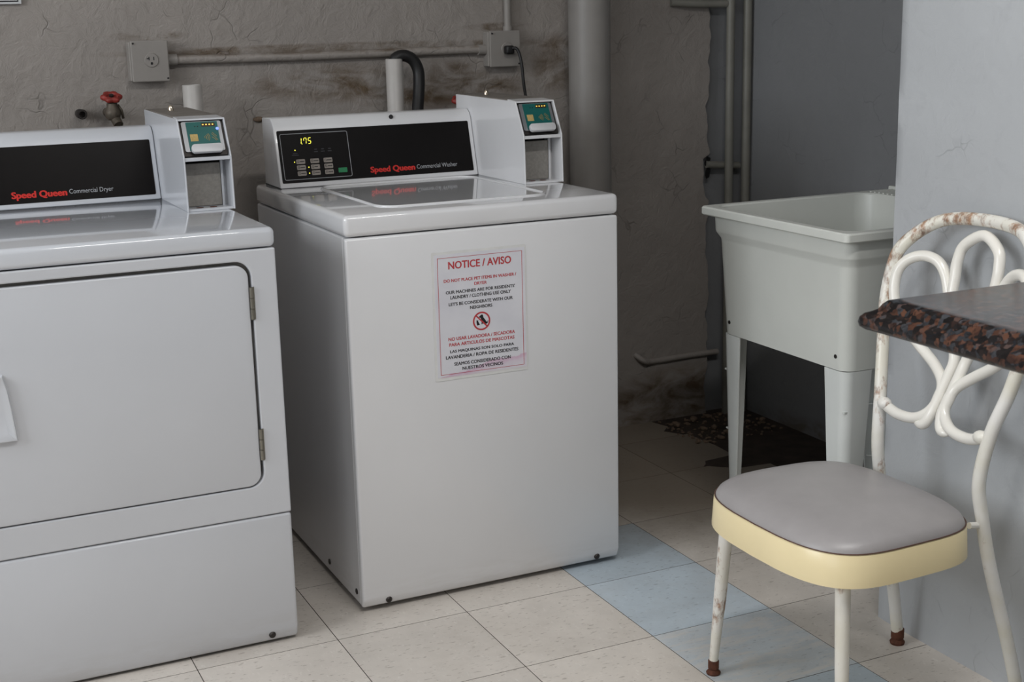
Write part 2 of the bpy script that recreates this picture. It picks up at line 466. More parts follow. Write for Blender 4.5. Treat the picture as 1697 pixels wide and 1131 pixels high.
def text(name, s, m, width, height, mat, parent, bold=0.0, lift=0.0005):
    """printed lettering fitted into width x height, lower left corner at m's origin; bold thickens the strokes"""
    cu = bpy.data.curves.new('lettering', 'FONT'); cu.body = s; cu.size = 1.0; cu.resolution_u = 3
    to = bpy.data.objects.new('lettering', cu); COL.objects.link(to)
    dg = bpy.context.evaluated_depsgraph_get()
    me = bpy.data.meshes.new_from_object(to.evaluated_get(dg))
    bpy.data.objects.remove(to, do_unlink=True); bpy.data.curves.remove(cu)
    xs = [v.co.x for v in me.vertices]; ys = [v.co.y for v in me.vertices]
    x0, x1, y0, y1 = min(xs), max(xs), min(ys), max(ys)
    sx = width/(x1-x0); sy = height/(y1-y0)
    V = []; F = []
    offs = [(0, 0)] if not bold else [(0, 0), (bold, 0), (-bold, 0), (bold*.6, bold*.5), (-bold*.6, bold*.5), (bold*.6, -bold*.5), (-bold*.6, -bold*.5)]
    for k, (ox, oy) in enumerate(offs):
        n = len(V)
        V += [m @ Vector(((v.co.x-x0+ox)*sx, (v.co.y-y0+oy)*sy, lift+k*2e-6)) for v in me.vertices]
        F += [[n+i for i in p.vertices] for p in me.polygons]
    bpy.data.meshes.remove(me)
    me = bpy.data.meshes.new(name); me.from_pydata(V, [], F); me.materials.append(mat)
    o = bpy.data.objects.new(name, me); COL.objects.link(o)
    child(o, parent)
    return o

# ------------------------------------------------------------------ setting
T = 0.3048
YB = 1.088        # back wall plane
XA = 1.492        # alcove side wall plane
XP = 0.790        # face of the wall the chair stands against
YP = -0.447       # where that wall ends
XL, YF, ZC = -3.0, -4.6, 2.60

fl = struct(obj('floor', boxbm(XL-.1, XA+.1, YF-.1, YB+.15, -0.12, -0.0004), M['subfloor']), 'bare dark subfloor under vinyl tiles')
gap = 0.0010
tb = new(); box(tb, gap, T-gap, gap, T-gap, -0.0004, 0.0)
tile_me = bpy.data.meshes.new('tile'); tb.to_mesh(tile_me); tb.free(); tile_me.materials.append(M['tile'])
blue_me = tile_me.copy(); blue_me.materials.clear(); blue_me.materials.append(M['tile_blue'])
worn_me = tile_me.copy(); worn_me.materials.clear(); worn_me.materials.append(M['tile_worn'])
def cut_tile(pts, mat):
    bm = new(); prism(bm, pts, 'z', -0.0004, 0.0)
    me = bpy.data.meshes.new('tile'); bm.to_mesh(me); bm.free(); me.materials.append(mat); return me
g = gap
i0, i1 = math.ceil(XL/T), math.floor(XA/T)
for i in range(i0-1, i1+1):
    for j in range(math.ceil(YF/T)-1, 4):
        x0, x1, y0, y1 = i*T, (i+1)*T, j*T, (j+1)*T
        cx0, cx1 = max(x0+g, XL), min(x1-g, XA if y0 > YP-0.02 else XA)
        cy0, cy1 = max(y0+g, YF), min(y1-g, YB)
        if y1 <= YP+0.001 and x0 >= XP: continue
        if i >= 4 and j >= 1: continue
        me = tile_me
        if i == 1 and -3 <= j <= 0: me = blue_me
        if i == 1 and j == -2: me = worn_me
        if (i, j) == (3, 2):
            me = cut_tile([(g, g), (.115, g), (.135, .02), (.150, .045), (.256, .055), (.262, .16), (.250, T-g), (g, T-g)], M['tile'])
        elif (i, j) == (3, 1):
            me = cut_tile([(g, g), (T-g, g), (T-g, .235), (.20, .245), (.16, T-.03), (.13, T-g), (g, T-g)], M['tile'])
        elif (i, j) == (4, 0):
            me = cut_tile([(g, g), (XA-x0, g), (XA-x0, .17), (.16, .20), (.05, T-g), (g, T-g)], M['tile'])
        elif (i, j) == (3, 3):
            me = cut_tile([(g, g), (.236, g), (.20, .06), (.24, .10), (.22, YB-y0), (g, YB-y0)], M['tile'])
        elif cx0 > x0+g+.001 or cx1 < x1-g-.001 or cy0 > y0+g+.001 or cy1 < y1-g-.001:
            if cx1-cx0 < .01 or cy1-cy0 < .01: continue
            me = cut_tile([(cx0-x0, cy0-y0), (cx1-x0, cy0-y0), (cx1-x0, cy1-y0), (cx0-x0, cy1-y0)], M['tile'])
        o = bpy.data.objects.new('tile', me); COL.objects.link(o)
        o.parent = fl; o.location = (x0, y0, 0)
        if me is blue_me: o['label'] = 'pale blue vinyl tile'
        if me is worn_me: o['label'] = 'scuffed blue grey vinyl tile'

# back wall: plaster with real unevenness, ending in a ragged edge before the pipe chase
def plaster_panel(x0, x1, z0, z1, y, nx, nz, amp, ragged=None):
    bm = new(); V = []
    for b in range(nz+1):
        row = []
        for a in range(nx+1):
            x = x0+(x1-x0)*a/nx; z = z0+(z1-z0)*b/nz
            xe = x
            if ragged and a > nx-3:
                xe = x + ragged*(noise.noise(Vector((0.3, z*9, 1.7)))*0.5+noise.noise(Vector((4.1, z*31, 0.7)))*0.3) - (0.02 if z < 0.86 and z > 0.72 else 0)
            d = amp*(noise.noise(Vector((x*4, z*4, 1.3)))+0.6*noise.noise(Vector((x*11, z*11, 7.3)))+0.3*noise.noise(Vector((x*27, z*27, 3.1))))
            row.append(bm.verts.new((xe, y-abs(d)*0.6-d*0.4, z)))
        V.append(row)
    for b in range(nz):
        for a in range(nx):
            bm.faces.new((V[b][a], V[b][a+1], V[b+1][a+1], V[b+1][a]))
    # return edge and back
    B = [[bm.verts.new((V[b][0].co.x, y+.03, V[b][0].co.z)) for b in (0, nz)], [bm.verts.new((x1, y+.03, z0+(z1-z0)*b/nz)) for b in range(nz+1)]]
    for b in range(nz):
        B[1][b].co.x = V[b][nx].co.x
        bm.faces.new((V[b][nx], B[1][b], B[1][b+1], V[b+1][nx]))
    return bm
XR = 1.352
wb = struct(obj('wall_back', plaster_panel(XL, XR, -0.004, ZC, YB, 330, 170, 0.0035, 0.035), M['wall_back'], smooth=True, angle=50), 'uneven taupe plaster back wall with cracks and brown stains')
wc = obj('chase_backing', boxbm(XL-.1, XA+.1, YB+.022, YB+.12, -.004, ZC+.05), M['wall_alcove'], wb)
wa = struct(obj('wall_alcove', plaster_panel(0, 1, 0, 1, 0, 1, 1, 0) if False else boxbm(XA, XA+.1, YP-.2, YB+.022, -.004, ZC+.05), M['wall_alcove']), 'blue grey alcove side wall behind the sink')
# right wall with a soft worn corner
bmw = new(); V = []
nz = 90
for b in range(nz+1):
    z = -.004+(ZC+.004)*b/nz
    w = 0.004*noise.noise(Vector((0.2, z*13, 5)))+0.003*noise.noise(Vector((7.2, z*40, 2)))
    w2 = 0.003*noise.noise(Vector((2.2, z*10, 9)))
    V.append([bmw.verts.new(p) for p in ((XP, YF, z), (XP+w2*0.4, -1.6, z), (XP+w2*.5, -.9, z), (XP+w2*.5, YP-.03, z), (XP+.002+w, YP-.006+w, z), (XP+.008+w, YP+w, z), (XA+.1, YP, z), (XA+.1, YF, z))])
for b in range(nz):
    for k in range(7):
        bmw.faces.new((V[b][k], V[b+1][k], V[b+1][k+1], V[b][k+1]))
bmesh.ops.recalc_face_normals(bmw, faces=bmw.faces[:])
wr = struct(obj('wall_right', bmw, M['wall_right'], smooth=True, angle=40), 'bluish white painted plaster wall behind the chair')
struct(obj('ceiling', boxbm(XL-.1, XA+.1, YF-.1, YB+.15, ZC, ZC+.1), M['ceiling']), 'white ceiling')
# left wall with two window openings, wall behind the camera
WINS = ((-3.80, -1.80, 0.90, 2.45), (-1.25, 0.15, 1.20, 2.50))
b = new()
ys = [YF-.1] + [v for w_ in WINS for v in w_[:2]] + [YB+.03]
for a in range(0, len(ys), 2): box(b, XL-.15, XL, ys[a], ys[a+1], -.004, ZC+.05)
for (y0, y1, z0, z1) in WINS:
    box(b, XL-.15, XL, y0, y1, -.004, z0); box(b, XL-.15, XL, y0, y1, z1, ZC+.05)
struct(obj('wall_left', b, M['wall_plain']), 'plaster wall with two window openings')
struct(obj('wall_front', boxbm(XL, XP, YF-.15, YF, -.004, ZC+.05), M['wall_plain']), 'plain plaster wall behind the viewer')
for k, (y0, y1, z0, z1) in enumerate(WINS):
    b = new()
    for y in (y0, (y0+y1)/2-.025, y1-.05): box(b, XL-.06, XL-.01, y, y+.05, z0, z1)
    for z in (z0, z1-.05): box(b, XL-.06, XL-.01, y0, y1, z, z+.05)
    struct(obj('window_%d' % (k+1), b, M['frame']), 'white window frame in the left wall')

# ------------------------------------------------------------------ payment box shared by both machines
def payment_box(parent, x0, y0, z0, en, blue):
    W, D = 0.107, 0.42
    prof = [(0, 0), (D, 0), (D, .205), (.048, .200), (.004, .118)]
    P = [(y0+a, z0+c) for a, c in prof]
    th = 0.0035
    body = new()
    prism(body, P, 'x', x0, x0+th)                                                    # left cheek
    prism(body, P, 'x', x0+W-th, x0+W)                                                # right cheek
    prism(body, [(y0+.002, z0), (y0+D, z0), (y0+D, z0+.004), (y0+.002, z0+.004)], 'x', x0+th, x0+W-th)
    prism(body, [(y0+D-.004, z0), (y0+D, z0), (y0+D, z0+.2), (y0+D-.004, z0+.2)], 'x', x0+th, x0+W-th)
    prism(body, [(y0+.005, z0+.110), (y0+.10, z0+.110), (y0+.10, z0+.115), (y0+.005, z0+.118)], 'x', x0+th, x0+W-th)   # shelf
    prism(body, [(y0+.003, z0+.004), (y0+.006, z0+.004), (y0+.006, z0+.0055), (y0+.003, z0+.0055)], 'x', x0+th, x0+W-th)  # front lip
    prism(body, [(y0+.047, z0+.196), (y0+.10, z0+.199), (y0+.10, z0+.2035), (y0+.048, z0+.200)], 'x', x0+th, x0+W-th)
    bevel_all(body, 0.0012, 1)
    pb = obj('payment_box', body, en, parent)
    pb['label'] = 'white steel card payment box'
    obj('box_lid', prism(new(), [(y0+.10, z0+.199), (y0+D, z0+.2015), (y0+D, z0+.206), (y0+.10, z0+.2035)], 'x', x0+th, x0+W-th), M['boxtop'], pb)
    b = new(); lathe(b, [(0, 0), (.007, 0), (.007, .006), (.004, .012), (0, .013)], Matrix.Translation((x0+.045, y0+.32, z0+.205)), 14)
    obj('lock', b, M['chrome'], pb, True, 40)
    # dark inside behind the reader
    obj('inner_back', boxbm(x0+th, x0+W-th, y0+.098, y0+.102, z0+.004, z0+.199), M['gap'], pb)
    # card reader on a sloping face
    up = Vector((0, .044, .082)).normalized()
    m = axes((x0+th, y0+.004+.012, z0+.1185+.001), (1, 0, 0), up)
    iw = W-2*th; ih = .088
    def lp(u0, u1, v0, v1, r=0.002, d=0.0, th_=0.003, mat=None, name='x', sm=False):
        b = new(); flat(b, [(p[0], p[1]) for p in rrect(u0, u1, v0, v1, r, 3)], m @ Matrix.Translation((0, 0, d)), th_)
        return obj(name, b, mat, pb, sm)
    lp(0.001, iw-.001, .001, ih, .002, -.004, .004, M['dark_metal'], 'reader_recess')
    lp(.006, iw-.006, .010, ih-.006, .004, 0, .004, M['silver'], 'reader_bezel')
    lp(.016, iw-.014, .012, ih-.008, .001, .004, .0015, M['reader_green'], 'reader_face')
    lp(.050, .080, ih-.020, ih-.011, .001, .0055, .0004, M['reader_brown'], 'led_strip')
    for k in range(4):
        lp(.052+.0072*k, .0552+.0072*k, ih-.0165, ih-.0145, .0006, .006, .0005, M['led_amber'], 'indicator_light')
    for k in range(2):
        lp(.034+.006*k, .0366+.006*k, ih-.020, ih-.0174, .0008, .0055, .0003, M['black_print'], 'sensor_dot')
    if blue:
        b = new(); lathe(b, [(.0034, 0), (.003, .0012), (0, .0018)], m @ Matrix.Translation((.084, ih-.026, .0055)), 12)
        obj('status_light', b, M['led_blue'], pb)
    lp(.021, .038, .034, .051, .0005, .0055, .0003, M['tan_sticker'], 'sticker')
    b = new()
    mm = m @ Matrix.Translation((.050, .0425, .0055))
    for r in (.0035, .007, .0105, .014):
        stroke(b, [(r*math.cos(t), r*math.sin(t)) for t in [math.radians(-38+76*k/8) for k in range(9)]], .0011, mm, .0003)
    stroke(b, [(.019, .008), (.024, .002), (.031, -.008)], .001, mm, .0003)
    stroke(b, [(.019, .000), (.024, -.004), (.028, -.009)], .001, mm, .0003)
    stroke(b, [(.021, .011), (.030, .001)], .001, mm, .0003)
    obj('contactless_symbol', b, M['gold_print'], pb)
    # rounded white card cup in front of the reader
    b = new(); flat(b, rrect(.018, iw-.012, .003, .023, .008, 6), m @ Matrix.Translation((0, 0, .006)), .011)
    bevel_all(b, .002, 2)
    obj('card_cup', b, M['cup'], pb, True, 40)
    # cash compartment plate
    b = boxbm(x0+th, x0+W-.016, y0+.052, y0+.056, z0+.0045, z0+.101, 0.002, 2)
    obj('coin_door', b, M['steel'], pb)
    b = new(); box(b, x0+W-.016, x0+W-.011, y0+.050, y0+.057, z0+.004, z0+.108)
    box(b, x0+W-.011, x0+W-th, y0+.060, y0+.064, z0+.004, z0+.11)
    obj('compartment_jamb', b, en, pb)
    for u in (.034, .064):
        b = new(); lathe(b, [(0, 0), (.008, 0), (.0085, .0006), (0, .001)], Matrix.Translation((x0+u, y0+.030, z0+.004)), 16)
        obj('screw_hole', b, M['rust'], pb)
    return pb

def slope_axes(x, y, z):
    return axes((x, y, z), (1, 0, 0), (0, .042, .160))

def console(parent, x0, x1, y0, z0, en, panel_x0, panel_x1):
    prof = [(y0, z0), (y0+.004, z0-.0005), (y0+.14, z0), (y0+.14, z0+.168), (y0+.070, z0+.171), (y0+.058, z0+.169), (y0+.046, z0+.160), (y0+.0385, z0+.1475)]
    b = new(); prism(b, prof, 'x', x0, x1)
    bevel_all(b, .007, 3, 25)
    co = obj('console', b, en, parent, True, 35)
    m = slope_axes(0, y0, z0)
    L = .157
    b = new(); flat(b, rrect(panel_x0, panel_x1, .012, L-.013, .003, 3), m, .0012)
    pn = obj('control_panel', b, M['black_gloss'], parent)
    pn['label'] = 'glossy black control panel'
    return co, pn, m @ Matrix.Translation((0, 0, .0013))

def screw(parent, x, y, z, r=.008, mat=None, name='screw'):
    m = Matrix.Translation((x, y, z)) @ Matrix.Rotation(math.pi/2, 4, 'X')
    b = new(); lathe(b, [(0, .005), (r*.6, .0048), (r, .002), (r, 0)][::-1], m, 12)
    return obj(name, b, mat or M['dark_metal'], parent)

# ------------------------------------------------------------------ washer
WX0, WX1, WYF, WYB, WZT = -0.212, 0.450, 0.094, 0.805, 0.906
w = thing('washing_machine', 'white top-loading washing machine with a notice taped on its front', 'washing machine', ((WX0+WX1)/2, (WYF+WYB)/2, 0))
EN = M['enamel']
b = new(); box(b, WX0+.001, WX1-.001, WYF+.022, WYB, .014, .858, .004, 2)
obj('cabinet', b, EN, w)
# front panel: slightly bowed edge, toe chamfer along the bottom
prof = [(WYF, .036), (WYF+.009, .012), (WYF+.0215, .012), (WYF+.0215, .8565), (WYF, .8565)]
b = new(); prism(b, prof, 'x', WX0, WX1); bevel_all(b, .006, 3, 40)
obj('front_panel', b, EN, w, True, 40)
b = new(); box(b, WX0-.001, WX1+.001, WYF-.002, WYB, .8590, WZT, .011, 4)
obj('top_panel', b, M['enamel_top'], w, True, 50)
# lid with a pressed rim
def rr(x0, x1, y0, y1, r, z): return [Vector((p[0], p[1], z)) for p in rrect(x0, x1, y0, y1, r, 6)]
b = new(); ld = (-.104, .318, .160, .640)
prism(b, rrect(*ld, .05), 'z', WZT-.004, WZT+.0012)
lid = obj('lid', b, M['enamel_top'], w)
ring = [(p[0], p[1], WZT+.0012) for p in rrect(ld[0]+.004, ld[1]-.004, ld[2]+.004, ld[3]-.004, .048, 10)]
obj('lid_rim', tubebm(ring, .0035, 8, True), M['enamel_top'], lid, True)
co, pn, pm = console(w, -.186, .3505, .662, WZT+.0005, EN, -.179, .339)
obj('console_seam', boxbm(-.186, .352, .664, .80, WZT-.001, WZT+.0016), M['gap'], co)
m = Matrix.Translation((.128, .662+.0425, WZT+.1605)) @ Matrix.Rotation(math.radians(70), 4, 'X')
b = new(); lathe(b, [(.0055, -.004), (.0055, .001), (0, .0016)], m, 14); obj('screw_hole', b, M['black_print'], co)
def at(u, v): return pm @ Matrix.Translation((u, v, 0))
text('brand_lettering', 'Speed Queen', at(.054, .0200), .120, .0190, M['red_print'], pn, .05)
text('model_lettering', 'Commercial Washer', at(.180, .0262), .113, .0112, M['grey_print'], pn)
b = new(); stroke(b, rrect(-.172, .003, .020, .135, .004, 3), .0012, pm, .0003, True)
obj('panel_outline', b, M['grey_print'], pn)
# keys
KX = (-.1275, -.091, -.0565); KY = (.0640, .0490, .0340)
pr = new()
for r in range(3):
    for c in range(3):
        u = KX[c]-.0105; v = KY[r]-.0055
        b = new(); flat(b, rrect(u, u+.0225, v, v+.0115, .002, 3), pm, .0008)
        obj('key', b, M['key'], pn)
        mk = pm @ Matrix.Translation((0, 0, .0008))
        stroke(pr, [(u+.0032, v+.003), (u+.0032, v+.0088), (u+.0062, v+.0088), (u+.0062, v+.003)], .0011, mk, .0002, r < 2)
        for q in range(4 if (r, c) != (1, 1) else 3):
            flat(pr, [(u+.0088+.003*q, v+.0045), (u+.0112+.003*q, v+.0045), (u+.0112+.003*q, v+.0072), (u+.0088+.003*q, v+.0072)], mk, .0002)
obj('key_print', pr, M['black_print'], pn)
b = new(); flat(b, rrect(-.0315, -.0085, .0305, .0425, .0015, 3), pm, .0008); obj('start_key', b, M['key_green'], pn)
for u, v in ((-.1375, .0935), (-.1425, .0640), (-.1075, .0490), (-.1075, .0340)):
    b = new(); lathe(b, [(.0016, 0), (.0014, .0006), (0, .0009)], at(u, v), 10); obj('indicator_light', b, M['led'], pn)
for u in (-.084, -.066, -.048):
    dm = new()
    for dv, wd in ((0, .010), (.006, .007)):
        flat(dm, [(u-wd/2, .086+dv), (u+wd/2, .086+dv), (u+wd/2, .0885+dv), (u-wd/2, .0885+dv)], pm, .0002)
    obj('faint_print', dm, M['dim_print'], pn)
dm = new()
for v, wd in ((.080, .018), (.084, .012)):
    flat(dm, [(-.138-wd/2, v), (-.138+wd/2, v), (-.138+wd/2, v+.002), (-.138-wd/2, v+.002)], pm, .0002)
obj('faint_print', dm, M['dim_print'], pn)
# seven-segment price 1.75
def digit(bm, ch, u, v, wd, ht, m):
    sl = .12
    P = lambda a, c: (u+a*wd+c*ht*sl, v+c*ht)
    S = {'a': ((.1, 1), (.9, 1)), 'g': ((.1, .5), (.9, .5)), 'd': ((.1, 0), (.9, 0)), 'f': ((0, .95), (0, .55)), 'b': ((1, .95), (1, .55)), 'e': ((0, .45), (0, .05)), 'c': ((1, .45), (1, .05))}
    for k in {'1': 'bc', '7': 'abcf', '5': 'afgcd'}[ch]:
        a, c = S[k]; stroke(bm, [P(*a), P(*c)], .0017, m, .0004)
dd = new()
digit(dd, '1', -.126, .1085, .0065, .0145, pm); digit(dd, '7', -.1130, .1085, .0065, .0145, pm); digit(dd, '5', -.1012, .1085, .0065, .0145, pm)
stroke(dd, [(-.1182, .1085), (-.1165, .1085)], .002, pm, .0004)
obj('price_display', dd, M['led'], pn)
payment_box(w, .3515, .380, WZT, EN, False)
for x in (WX0+.062, WX1-.062): screw(w, x, WYF+.004, .024, .0075)
for y in (.14, .34):
    m = Matrix.Translation((WX0+.001, y, .04)) @ Matrix.Rotation(-math.pi/2, 4, 'Y')
    b = new(); lathe(b, [(.007, 0), (.007, .002), (0, .004)], m, 10); obj('screw', b, M['dark_metal'], w)
for x in (WX0+.05, WX1-.05):
    for y in (WYF+.06, WYB-.06):
        b = new(); lathe(b, [(0, 0), (.02, 0), (.02, .006), (.008, .008), (.008, .012)], Matrix.Translation((x, y, 0)), 14); obj('foot', b, M['rubber'], w)

# notice on the washer
sx0, sx1, sz0, sz1, sy = -.0185, .2105, .5185, .8095, WYF-.0004
nt = thing('notice_sign', 'laminated bilingual pet-item notice with red border taped to the washer', 'sign', ((sx0+sx1)/2, WYF, sz0))
b = new(); prism(b, rrect(sx0, sx1, sz0, sz1, .002, 2), 'y', sy-.0006, sy); obj('laminate', b, M['laminate'], nt)
b = new(); prism(b, rrect(sx0+.006, sx1-.003, sz0+.007, sz1-.006, .0005, 2), 'y', sy-.0010, sy-.0006); obj('paper', b, M['paper'], nt)
sm = axes((0, sy-.0011, 0), (1, 0, 0), (0, 0, 1))
b = new(); stroke(b, [(sx0+.014, sz0+.0135), (sx1-.010, sz0+.0135), (sx1-.010, sz1-.014), (sx0+.014, sz1-.014)], .0014, sm, .0002, True)
obj('border', b, M['sign_red'], nt)
mid = .0975
def line(s, zc, width, h, mat, bold=.03):
    return text('text_line', s, sm @ Matrix.Translation((mid-width/2, zc-h/2, 0)), width, h, mat, nt, bold, .0002)
R_, K_ = M['sign_red'], M['black_print']
line('NOTICE / AVISO', 0.7780, .152, .0165, R_, .03)
line('DO NOT PLACE PET ITEMS IN WASHER /', 0.7440, .176, .0068, R_)
line('DRYER', 0.7322, .030, .0066, R_)
line("OUR MACHINES ARE FOR RESIDENTS'", 0.7178, .168, .0072, K_)
line('LAUNDRY / CLOTHING USE ONLY', 0.7058, .147, .0074, K_)
line("LET'S BE CONSIDERATE WITH OUR", 0.6908, .156, .0072, K_)
line('NEIGHBORS', 0.6788, .054, .0070, K_)
line('NO USAR LAVADORA / SECADORA', 0.6118, .163, .0074, R_)
line('PARA ARTICULOS DE MASCOTAS', 0.5990, .160, .0074, R_)
line('LAS MAQUINAS SON SOLO PARA', 0.5828, .157, .0074, K_)
line('LAVANDERIA / ROPA DE RESIDENTES', 0.5705, .178, .0074, K_)
line('SEAMOS CONSIDERADO CON', 0.5540, .139, .0074, K_)
line('NUESTROS VECINOS', 0.5418, .100, .0072, K_)
sc_ = sm @ Matrix.Translation((mid, .6452, 0))
b = new(); stroke(b, [(.0195*math.cos(2*math.pi*k/40), .0195*math.sin(2*math.pi*k/40)) for k in range(40)], .0036, sc_, .0003, True)
obj('prohibition_ring', b, R_, nt)
b = new()
dog = [(-.004, .012), (-.001, .0145), (.002, .0145), (.0035, .012), (.004, .008), (.009, .001), (.0125, -.004), (.0155, -.002), (.016, .001), (.0145, -.0055), (.012, -.0075), (.004, -.0075), (.003, -.003), (.0015, -.0075), (-.001, -.0075), (-.0005, -.001), (-.0015, .004), (-.003, .0075), (-.0065, .0085), (-.0065, .0105)]
flat(b, [(x+.0005, y) for x, y in dog], sc_, .0002)
obj('dog_silhouette', b, K_, nt)
b = new()
cat = [(-.0125, .0035), (-.0115, .002), (-.010, .002), (-.0085, .0035), (-.0085, -.0005), (-.0065, -.004), (-.0045, -.0085), (-.011, -.0095), (-.012, -.006), (-.0125, -.002)]
flat(b, cat, sc_, .0002); obj('cat_silhouette', b, K_, nt)
b = new(); stroke(b, [(-.0138, .0138), (.0138, -.0138)], .0032, sc_, .0004); obj('prohibition_slash', b, R_, nt)

# ------------------------------------------------------------------ dryer
DX0_, DX1_, DYF, DYB, DZT = -1.061, -0.378, 0.043, 0.755, 0.904
ED = M['enamel_dryer']
d = thing('clothes_dryer', 'white front-loading dryer with a hinged door, cut off by the photo edge', 'dryer', ((DX0_+DX1_)/2, (DYF+DYB)/2, 0))
obj('cabinet', boxbm(DX0_+.001, DX1_-.001, DYF+.024, DYB, .012, .862, .004, 2), ED, d)
prof = [(DYF, .036), (DYF+.008, .006), (DYF+.0235, .006), (DYF+.0235, .2925), (DYF, .2925)]
b = new(); prism(b, prof, 'x', DX0_, DX1_); bevel_all(b, .007, 3, 40)
obj('lower_panel', b, ED, d, True, 40)
# upper front with a door opening
gx0, gx1, gz0, gz1 = -1.012, -.431, .3600, .8385
def frame_bm(o, i, y0, y1):
    """panel with a rounded opening"""
    bm = new(); n = len(i)
    def ang(p): 
        cx, cz = (gx0+gx1)/2, (gz0+gz1)/2
        return p
    O = []
    cx, cz = (gx0+gx1)/2, (gz0+gz1)/2
    for p in i:
        dx, dz = p[0]-cx, p[1]-cz
        k = min(((o[1]-cx) if dx > 0 else (cx-o[0]))/max(abs(dx), 1e-6), ((o[3]-cz) if dz > 0 else (cz-o[2]))/max(abs(dz), 1e-6))
        O.append((cx+dx*k, cz+dz*k))
    # keep the true outer corners
    for c in ((o[1], o[3]), (o[0], o[3]), (o[0], o[2]), (o[1], o[2])):
        j = min(range(n), key=lambda q: (O[q][0]-c[0])**2+(O[q][1]-c[1])**2); O[j] = c
    Fi = [bm.verts.new((p[0], y0, p[1])) for p in i]; Fo = [bm.verts.new((p[0], y0, p[1])) for p in O]
    Bi = [bm.verts.new((p[0], y1, p[1])) for p in i]; Bo = [bm.verts.new((p[0], y1, p[1])) for p in O]
    for a in range(n):
        c = (a+1) % n
        bm.faces.new((Fo[a], Fo[c], Fi[c], Fi[a])); bm.faces.new((Bi[a], Bi[c], Bo[c], Bo[a]))
        bm.faces.new((Fi[a], Fi[c], Bi[c], Bi[a])); bm.faces.new((Bo[a], Bo[c], Fo[c], Fo[a]))
    bmesh.ops.recalc_face_normals(bm, faces=bm.faces[:])
    return bm
b = frame_bm((DX0_, DX1_, .2945, .8615), rrect(gx0, gx1, gz0, gz1, .032, 8), DYF, DYF+.0235)
bevel_all(b, .003, 2, 50)
obj('front_panel', b, ED, d)
obj('door_well', boxbm(gx0-.01, gx1+.01, DYF+.0212, DYF+.0225, gz0-.01, gz1+.01), M['steel'], d)
b = new(); prism(b, rrect(gx0+.0025, gx1-.006, gz0+.003, gz1-.0075, .027, 8), 'y', DYF-.0005, DYF+.020)
bevel_all(b, .003, 3, 50)
dr = obj('door', b, ED, d, True, 40)
# finger pull on the door: a framed scoop, its right side bowed
hx1 = [(.534, -.9065), (.60, -.912), (.640, -.917), (.664, -.9225)]
def scoop(off):
    o_ = off
    return [(-.984, .664-o_)] + [(-.984, .534+o_)] + [(x-o_, z if 0 < k < 3 else (z+o_ if k == 0 else z-o_)) for k, (z, x) in enumerate(hx1)]
def loft(bm, A, ya, B, yb):
    VA = [bm.verts.new((p[0], ya, p[1])) for p in A]; VB = [bm.verts.new((p[0], yb, p[1])) for p in B]
    for i in range(len(A)):
        j = (i+1) % len(A); bm.faces.new((VA[i], VA[j], VB[j], VB[i]))
    return VA, VB
b = new()
y = DYF-.0005
loft(b, scoop(-.001), y+.001, scoop(.0015), y-.010)
loft(b, scoop(.0015), y-.010, scoop(.0045), y-.010)
_, vb = loft(b, scoop(.0045), y-.010, scoop(.016), y-.0008)
b.faces.new(vb)
bmesh.ops.remove_doubles(b, verts=b.verts[:], dist=1e-5)
bmesh.ops.recalc_face_normals(b, faces=b.faces[:])
obj('door_pull', b, ED, dr, True, 40)
for z0 in (.718, .418):
    b = new()
    for k in range(3):
        tube(b, [(gx1-.0015, DYF-.001, z0+.0225*k), (gx1-.0015, DYF-.001, z0+.0225*k+.0215)], .0045, 10)
    box(b, gx1-.0015, gx1+.0045, DYF-.0012, DYF+.0005, z0, z0+.067)
    obj('hinge', b, M['hinge'], d)
obj('top_panel', boxbm(DX0_-.001, DX1_+.001, DYF-.002, DYB, .8635, DZT, .011, 4), M['enamel_dryer_top'], d, True, 50)
co, pn, pm = console(d, -1.046, -.4805, .657, DZT+.0005, ED, -1.036, -.4915)
obj('console_seam', boxbm(-1.046, -.479, .659, .74, DZT-.001, DZT+.0016), M['gap'], co)
text('brand_lettering', 'Speed Queen', at(-.816, .0195), .121, .0195, M['red_print'], pn, .05)
text('model_lettering', 'Commercial Dryer', at(-.689, .0238), .100, .0142, M['grey_print'], pn)
payment_box(d, -.4795, .372, DZT, ED, True)
for x in (DX0_+.06, DX1_-.058): screw(d, x, DYF+.0035, .022, .0075)
for x in (DX0_+.05, DX1_-.05):
    for yy in (DYF+.06, DYB-.06):
        b = new(); lathe(b, [(0, 0), (.02, 0), (.02, .006), (.008, .008), (.008, .012)], Matrix.Translation((x, yy, 0)), 14); obj('foot', b, M['rubber'], d)

# ------------------------------------------------------------------ laundry sink
RX0, RX1, RY0, RY1, RZ = .808, 1.420, -.285, .300, .828
s_ = thing('laundry_sink', 'cream plastic freestanding laundry tub on four tapered legs', 'sink', ((RX0+RX1)/2, 0, 0))
def ringv(bm, x0, x1, y0, y1, r, z):
    return [bm.verts.new((p[0], p[1], z)) for p in rrect(x0, x1, y0, y1, r, 5)]
def skin(bm, rings):
    for A, B in zip(rings, rings[1:]):
        n = len(A)
        for i in range(n): bm.faces.new((A[i], A[(i+1) % n], B[(i+1) % n], B[i]))
b = new()
def R4(ins, z, r): return ringv(b, RX0+ins, RX1-ins, RY0+ins, RY1-ins, r, z)
rings = [R4(.046, .506, .032), R4(.044, .500, .032), R4(.0425, .52, .032), R4(.031, .742, .032), R4(.030, .748, .032), R4(.022, .762, .032), R4(.020, .768, .032), R4(.019, .800, .032), R4(.019, .806, .032),
         R4(.003, .806, .012), R4(.0, .809, .012), R4(.0, .824, .012), R4(.003, RZ, .012)]
skin(b, rings)
def in4(x1, ins, z, r): return ringv(b, RX0+ins, x1, RY0+ins, RY1-ins, r, z)
